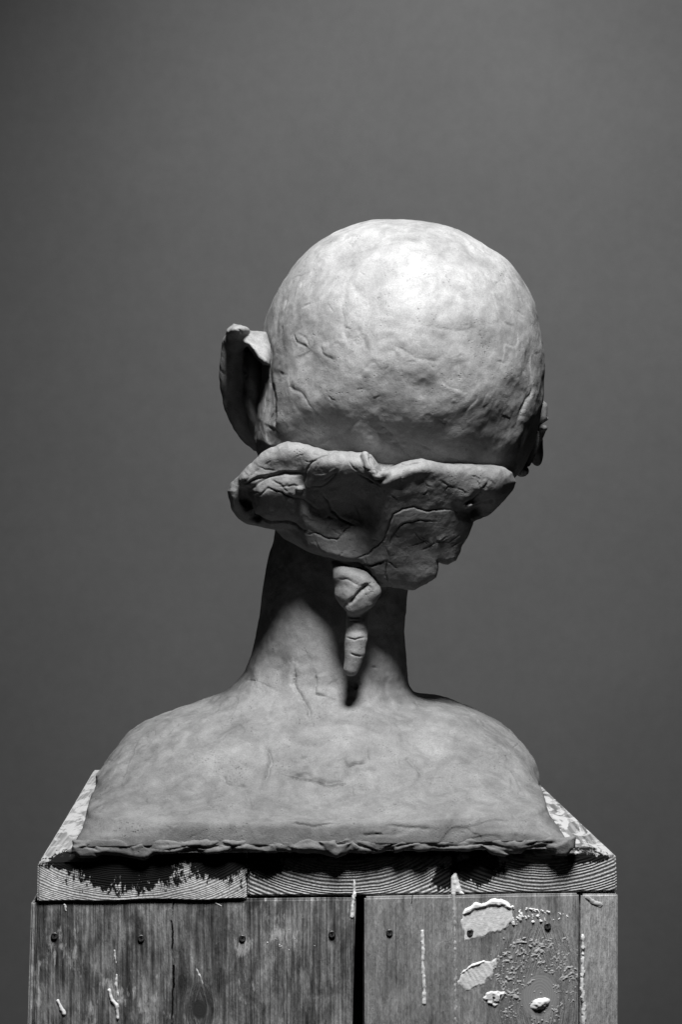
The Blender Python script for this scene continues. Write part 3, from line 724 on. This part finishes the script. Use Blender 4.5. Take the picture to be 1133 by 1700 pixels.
    d0 = D.d.copy(); D.flakes(.026, .5, 41.0, 1.6, .03, -.1, .4); D.flakes(.015, .32, 47.0, 1.4, .025, .1, .5); D.d = d0 + (D.d - d0) * sh
    D.d += sh * (vnoise(v, .016, 51) * .0006 + vnoise(v, .007, 53) * .0003)
    for pl, wd, dp in (([(446, 1060), (425, 1125), (385, 1175), (310, 1215)], 13, -1.3), ([(470, 1080), (458, 1150), (425, 1210), (380, 1245)], 12, 1.2), ([(530, 1160), (520, 1215), (500, 1262)], 13, -1.1),
                       ([(640, 1120), (655, 1165), (700, 1200)], 12, 1.1), ([(610, 1160), (625, 1215), (640, 1250)], 14, -1.0), ([(720, 1190), (780, 1225), (840, 1280)], 14, -1.0), ([(260, 1225), (215, 1270), (190, 1320)], 12, 1.1), ([(350, 1200), (290, 1240), (250, 1290)], 12, -1.0)):
        D.line(pl, wd, dp)
    # many short cracks
    r = np.random.default_rng(5)
    for _ in range(110):
        if r.random() < .3:
            a, rr = r.random() * math.tau, 215 * math.sqrt(r.random()); cu, cv = 668 + rr * math.cos(a), 590 + rr * math.sin(a)
        else: cu, cv = r.uniform(170, 900), r.uniform(1190, 1395)
        L, t = r.uniform(2.5, 9), r.normal(0, .6); du, dv = L * math.cos(t), L * math.sin(t)
        D.line([(cu - du, cv - dv), (cu, cv + r.normal(0, 1.5)), (cu + du, cv + dv)], r.uniform(1, 1.6), r.uniform(.15, .5), r.choice([0, .2, .35]), 9)
    # pits
    return D.d
bv, bq = sculpt(body_f, (-.2, -.03, ZB - .008), (.21, .345, 1.455), .0031, 2, body_detail)
mesh_np("body", bv, bq, M_CLAY, bust, bust_o)

# left ear: a cupped pinna leaning out from the skull
ear_f = union([
    (chain([(396, 556, .150, 14), (388, 572, .165, 20), (384, 605, .172, 19), (383, 640, .178, 18), (388, 675, .184, 17), (400, 703, .190, 15), (414, 726, .196, 12), (426, 742, .200, 8)]), 0),
    (slab([(379, 548), (388, 538), (400, 541), (412, 551), (440, 553), (452, 572), (448, 608), (437, 604), (429, 592), (416, 580), (402, 568), (388, 561)], .131, .0003, -.0005, .036, .006, (400, 556)), .003),
    (E(395, 553, .142, 20, 11, .024, 10), .003),
    (E(410, 645, .206, 38, 98, .012, 8, 6), .006),
    (E(420, 624, .172, 16, 40, .018, 8, 10), .005),
    (E(430, 690, .182, 20, 56, .018, 12, 14), .008),
    ])
def ear_detail(v, n):
    D = Detail(v, n); D.d += vnoise(v, .012, 3) * .0008 + vnoise(v, .005, 5) * .0003 + vnoise(v, .002, 5) * .0001
    D.flakes(.016, .2, 5.0, 1.3)
    for pl, wd, dp, st in (([(404, 612), (410, 622), (406, 630)], 2, .8, 0), ([(416, 645), (422, 652)], 2, .7, 0), ([(434, 610), (430, 640), (436, 690)], 2.5, .8, .6), ([(393, 545), (400, 548), (404, 556)], 2, .6, .4)):
        D.line(pl, wd, dp, st)
    return D.d
ev, eq = sculpt(ear_f, P(355, 760, .14) - [0, .06, 0], P(470, 530, .14) + [0, .09, 0], .0022, 2, ear_detail)
mesh_np("ear", ev, eq, M_CLAY2, bust, bust_o)
# right ear: only its rim shows past the skull
ear2_f = union([
    (chain([(893, 664, .20, 8), (899, 676, .20, 11), (899, 692, .20, 11)]), 0),
    (chain([(890, 700, .21, 9), (908, 695, .21, 4)]), .003),
    (E(903, 711, .20, 7, 6, .008), .0),
    (chain([(899, 716, .205, 7), (888, 740, .208, 8), (876, 768, .21, 7)]), .0015),
    (E(868, 782, .205, 11, 10, .010), .001),
    (E(880, 715, .225, 18, 60, .014, 14), .006)])
ev, eq = sculpt(ear2_f, P(840, 805, .2) - [0, .04, 0], P(925, 645, .2) + [0, .06, 0], .0018, 2, lambda v, n: vnoise(v, .006, 3) * .0003 + vnoise(v, .0025, 5) * .0001)
mesh_np("ear", ev, eq, M_CLAY2, bust, bust_o)

# folded collar under the skull
COL_OUT = [(380, 815), (384, 802), (400, 786), (440, 750), (460, 738), (478, 733), (500, 736), (545, 748), (600, 753), (616, 757), (626, 772), (634, 784), (650, 777), (668, 769), (700, 763), (745, 769), (790, 771), (832, 776), (850, 785), (857, 800), (852, 815), (838, 830),
           (815, 852), (786, 866), (779, 884), (768, 905), (757, 930), (745, 938), (730, 935), (724, 958), (690, 980), (655, 975), (640, 968), (624, 964), (612, 945), (596, 934), (570, 932), (540, 922), (515, 908), (470, 879), (440, 877), (412, 867), (388, 842)]
COL_Y = [(385, [(806, .080), (818, .080), (835, .083), (845, .088)]),
    (410, [(784, .073), (800, .075), (813, .083), (835, .088), (852, .089), (868, .098)]),
    (428, [(768, .069), (794, .0725), (806, .073), (820, .0735), (838, .078), (858, .086), (870, .088)]),
    (450, [(752, .064), (785, .070), (802, .0685), (818, .0685), (838, .074), (860, .083), (869, .091), (876, .094)]),
    (480, [(740, .060), (765, .063), (785, .067), (800, .0665), (815, .068), (840, .074), (862, .083), (880, .094)]),
    (500, [(742, .059), (765, .062), (785, .065), (800, .0675), (815, .069), (840, .0745), (870, .082), (895, .090)]),
    (517, [(750, .055), (775, .056), (800, .0605), (818, .0665), (845, .074), (880, .080), (905, .085)]),
    (545, [(754, .050), (774, .0505), (800, .058), (818, .065), (850, .074), (895, .080), (922, .083)]),
    (575, [(757, .0475), (776, .0485), (800, .056), (820, .065), (855, .075), (895, .0775), (930, .081)]),
    (605, [(760, .047), (780, .0475), (800, .054), (830, .0655), (860, .0735), (900, .0775), (938, .082)]),
    (632, [(790, .046), (801, .047), (820, .0525), (850, .0605), (880, .068), (930, .079), (962, .086)]),
    (662, [(778, .0475), (793, .0485), (812, .053), (845, .061), (862, .0645), (900, .0735), (940, .084), (975, .093)]),
    (700, [(769, .052), (783, .0535), (800, .058), (842, .068), (862, .0715), (900, .0805), (950, .091), (978, .097)]),
    (740, [(772, .0595), (786, .0615), (810, .067), (845, .0745), (862, .078), (900, .087), (935, .095)]),
    (775, [(776, .068), (795, .0705), (818, .0745), (832, .078), (848, .088), (865, .090), (890, .097)]),
    (800, [(778, .073), (798, .0755), (815, .078), (828, .087), (845, .097), (860, .101)]),
    (828, [(782, .080), (803, .083), (822, .089), (840, .099)]),
    (852, [(793, .092), (803, .094), (812, .098)])]
collar_f = union([
    (E(600, 835, .120, 150, 82, .045, 10, 20), 0), (E(430, 832, .124, 46, 40, .022), .006), (E(700, 800, .120, 140, 34, .04, 4), .006),
    (relief(COL_OUT, COL_Y, ([760, 800, 900, 980], [.05, .045, .026, .018]), ([740, 800, 830, 880], [.0095, .0095, .007, .0035])), .003),
    (E(497, 812, .066, 7, 6, .005), .0005),
    (chain([(606, 757, .050, 6), (614, 775, .046, 7), (626, 790, .0445, 6), (642, 787, .049, 6)]), .002),
    (E(778, 838, .086, 10, 6, .006, 20), .0006),
    (slab([(600, 938), (640, 934), (641, 958), (650, 972), (632, 974), (615, 957)], .088, 0, .0002, .014, .003, (625, 950)), .0008)])
def collar_detail(v, n):
    D = Detail(v, n)
    D.d += vnoise(v, .018, 3) * .0009 + vnoise(v, .008, 5) * .0003 + vnoise(v, .004, 7) * .00018 + vnoise(v, .0016, 9) * .00007
    D.flakes(.020, .2, 6.0, 1.3, .02, .2, .7)
    for pl, wd, dp, st in (
        ([(410, 816), (412, 838), (422, 856), (450, 867), (482, 867), (506, 880)], 2.6, 2.4, 0),
        ([(560, 750), (535, 757), (517, 768), (507, 785), (504, 803), (510, 810)], 2.2, 1.6, .5),
        ([(424, 808), (445, 790), (470, 784), (505, 786)], 3, 2.0, 0),
        ([(427, 824), (436, 819), (446, 810), (470, 818), (492, 828)], 1.8, .9, .7), ([(450, 796), (470, 806), (500, 806)], 1.8, .8, .5),
        ([(510, 810), (533, 810), (552, 796), (566, 778)], 1.6, .3, -.6), ([(524, 789), (545, 787), (560, 776)], 1.4, -.5, 0), ([(580, 766), (586, 775), (592, 781)], 1.4, .9, 0), ([(595, 785), (610, 795), (622, 800)], 2.5, 1.0, .5),
        ([(536, 820), (547, 834), (552, 848), (565, 862), (590, 872)], 2.2, 1.3, .6),
        ([(518, 882), (545, 894), (560, 896), (582, 871)], 1.8, 1.3, -.5),
        ([(585, 931), (612, 921), (637, 897), (648, 872), (655, 854), (670, 846), (690, 842), (708, 848), (742, 846), (760, 850)], 1.7, 1.6, -.5),
        ([(648, 908), (652, 892), (660, 880), (672, 868), (700, 864), (728, 866)], 1.5, .9, .3),
        ([(560, 880), (585, 875)], 1.5, .4, .3),
        ([(690, 885), (702, 898), (712, 905)], 1.2, .6, 0), ([(700, 890), (715, 903)], 1.2, .5, 0), ([(745, 903), (765, 888)], 1.3, .4, 0),
        ([(590, 939), (618, 940), (642, 930)], 2.2, 1.8, .6), ([(642, 930), (641, 955), (650, 972)], 1.6, 1.3, .4), ([(644, 932), (654, 938), (660, 944)], 1.6, .8, 0), ([(618, 955), (628, 970)], 2.0, 1.4, 0),
        ([(612, 758), (618, 768), (626, 778), (632, 790)], 3, 2.2, 0), ([(660, 767), (675, 774), (700, 768)], 1.6, .9, .6), ([(640, 785), (655, 770), (672, 768)], 2, .8, .5),
        ([(774, 842), (790, 832), (800, 824)], 2.5, 1.2, 0),
        ([(425, 770), (440, 778), (460, 780)], 1.6, .4, .3), ([(440, 772), (450, 764)], 1.4, .4, 0), ([(398, 800), (412, 795), (420, 786)], 2, .9, .6), ([(470, 818), (505, 830), (530, 850)], 3, .5, .4)):
        D.line(pl, wd * .75, dp * .95, st * .75, 12)
    D.line([(402, 806), (404, 826), (408, 842), (418, 856), (438, 866)], 5, 3.0)
    D.line([(398, 803), (415, 799), (440, 791), (470, 787), (500, 788)], 2.2, 1.6, .8, 14)
    D.line([(505, 806), (520, 814), (545, 812), (570, 806)], 5, .5)
    D.line([(768, 840), (786, 832), (802, 818), (812, 800)], 3, 1.0, -.9, 16)
    D.line([(780, 846), (800, 836), (826, 830)], 2.5, 1.6)
    for a in ((540, 792, 20, 12, 0, .7), (600, 842, 34, 26, 20, 1.6), (796, 850, 15, 9, -20, 4.0), (690, 800, 45, 12, -14, 1.2), (690, 905, 30, 26, 0, 1.2), (700, 955, 30, 14, 0, -.6), (405, 838, 12, 12, 0, 2.0)):
        D.dent(*a)
    r = np.random.default_rng(8)
    for _ in range(70):
        cu, cv = r.uniform(400, 840), r.uniform(750, 960); L, t = r.uniform(3, 14), r.normal(.2, .8); du, dv = L * math.cos(t), L * math.sin(t)
        D.line([(cu - du, cv - dv), (cu, cv + r.normal(0, 2)), (cu + du, cv + dv)], r.uniform(.9, 1.5), r.uniform(.2, .6), r.choice([0, .25, .4]), 6)
    return D.d
cv_, cq = sculpt(collar_f, P(360, 1000, .1) - [.004, .085, 0], P(880, 715, .1) + [.004, .075, 0], .0023, 2, collar_detail)
mesh_np("folded_collar", cv_, cq, M_CLAY2, bust, bust_o)

# hanging curl of clay and its drop
curl_f = union([
    (chain([(556, 938, .092, 8), (572, 954, .089, 18), (600, 966, .086, 19), (618, 982, .086, 15), (610, 998, .086, 14), (586, 1010, .087, 11)]), 0),
    (chain([(570, 957, .091, 15), (570, 984, .091, 14), (580, 1000, .092, 13), (588, 1006, .093, 11)]), .003),
    (E(596, 978, .100, 28, 36, .014), .004), (E(592, 983, .0895, 30, 27, .011), .004),
    (chain([(596, 1000, .096, 16), (592, 1030, .0955, 19), (592, 1058, .096, 18)]), .004),
    (chain([(592, 1062, .0935, 18), (589, 1080, .0925, 16.5), (583, 1110, .092, 13)]), .0015)])
def curl_detail(v, n):
    D = Detail(v, n); D.d += vnoise(v, .012, 3) * .0007 + vnoise(v, .005, 5) * .0003 + vnoise(v, .002, 5) * .00008
    for pl, wd, dp, st in (([(575, 1058), (590, 1062), (608, 1057)], 1.6, .9, .5), ([(582, 1084), (590, 1088), (601, 1089)], 1.8, 1.1, .4), ([(578, 1024), (600, 1026)], 1.6, .6, 0), ([(578, 1030), (602, 1031)], 1.4, .4, 0), ([(600, 972), (612, 970), (618, 980)], 1.6, .6, .4), ([(616, 970), (602, 980), (590, 993), (576, 1003)], 3.5, 2.8, .8), ([(562, 960), (580, 962), (600, 972)], 3, .6, .4)):
        D.line(pl, wd, dp, st, 8)
    return D.d
kv, kq = sculpt(curl_f, P(490, 1140, .09) - [0, .04, 0], P(650, 890, .09) + [0, .05, 0], .0017, 2, curl_detail)
mesh_np("hanging_curl", kv, kq, M_CLAY2, bust, bust_o)

# clay squeezed out along the front edge of the base
r = np.random.default_rng(21)
items = []
yt = lambda uu: -.0042 + .056 * (uu - 566.5) / F * 1.045
vb = lambda uu: 1424 - (uu - 122) / 822 * 7
low = [(120, 1416), (135, 1425), (158, 1424), (170, 1420), (200, 1418), (216, 1424), (240, 1426), (255, 1420), (263, 1414), (290, 1416), (305, 1409), (325, 1412), (342, 1414), (360, 1408), (380, 1413), (400, 1408), (415, 1404),
       (440, 1403), (456, 1404), (475, 1412), (495, 1417), (520, 1416), (545, 1420), (560, 1421), (580, 1416), (600, 1417), (630, 1418), (652, 1411), (675, 1401), (690, 1403), (705, 1413), (730, 1413), (760, 1412), (790, 1408), (815, 1408),
       (830, 1415), (850, 1419), (866, 1417), (882, 1407), (900, 1403), (922, 1405), (932, 1414), (946, 1416), (954, 1406)]
items.append((slab([(954, 1390), (538, 1392), (119, 1394)] + low, yt(566.5) + .0001, .056 / F * 1.045, -.00001, .009, .003, (566.5, 1404)), 0))
for _ in range(16):                              # soft lumps along the squeezed rim
    u = r.uniform(135, 940)
    items.append((E(u, vb(u) - r.uniform(10, 18), yt(u) + .0022, r.uniform(14, 40), r.uniform(4, 8), .003, r.uniform(-14, 14)), .0015))
for poly, dy in (([(528, 1396), (545, 1394), (562, 1402), (586, 1396), (578, 1412), (560, 1422), (540, 1414)], -.0012), ([(586, 1397), (600, 1402), (626, 1413), (610, 1419), (590, 1417), (577, 1414)], -.0006),
                 ([(214, 1404), (235, 1399), (250, 1408), (256, 1418), (240, 1427), (222, 1425)], -.0010), ([(119, 1404), (140, 1400), (158, 1412), (164, 1424), (150, 1428), (130, 1425), (120, 1416)], -.0014),
                 ([(796, 1401), (830, 1410), (853, 1419), (838, 1423), (815, 1416)], -.0010), ([(916, 1404), (944, 1394), (953, 1408), (942, 1421), (925, 1419)], -.0010), ([(395, 1404), (440, 1398), (470, 1402), (500, 1412), (480, 1417), (455, 1408)], -.0008),
                 ([(300, 1404), (345, 1408), (370, 1402), (352, 1415), (320, 1411)], -.0008), ([(650, 1404), (690, 1396), (705, 1404), (672, 1411), (655, 1416)], -.0008)):
    uc = sum(q[0] for q in poly) / len(poly)
    items.append((slab(poly, yt(uc) + dy * .9 + .0002, .00003, .00004, .009, .0024, (uc, 1410)), .0006))
edge_f = union(items)
def edge_detail(v, n):
    D = Detail(v, n); D.d += vnoise(v, .010, 3) * .0007 + vnoise(v, .004, 5) * .0003 + vnoise(v, .0018, 5) * .0001
    D.flakes(.012, .35, 5.0, 1.5, .02, .0, .5)
    for pl, wd, dp, st in (([(555, 1392), (562, 1400), (568, 1400), (585, 1396)], 2, 1.0, .4), ([(586, 1396), (600, 1404), (625, 1413)], 2, 1.0, .5), ([(655, 1406), (680, 1400), (700, 1396)], 2.2, 1.0, .4), ([(380, 1410), (395, 1402)], 2, .8, .4), ([(255, 1408), (290, 1411), (310, 1404), (345, 1408), (365, 1400), (390, 1406), (420, 1396), (450, 1394), (470, 1400)], 2.4, 1.1, .5), ([(640, 1408), (668, 1394), (690, 1397)], 2, .9, .5), ([(700, 1400), (730, 1406), (780, 1402), (815, 1400), (850, 1410)], 2.2, 1.0, .5), ([(870, 1404), (900, 1396), (925, 1399)], 2, .9, .4), ([(130, 1408), (150, 1404), (165, 1412)], 2, .9, .4)):
        D.line(pl, wd, dp, st, 8)
    return D.d
gv, gq = sculpt(edge_f, P(100, 1432, 0) - [0, .035, 0], P(968, 1375, 0) + [0, .045, 0], .0022, 2, edge_detail)
mesh_np("rolled_edge", gv, gq, M_CLAY, bust, bust_o)
print("tris", sum(sum(len(p.vertices) - 2 for p in o.data.polygons) if len(o.data.polygons) < 5000 else len(o.data.polygons) * 2 for o in COL.objects if o.type == 'MESH'))
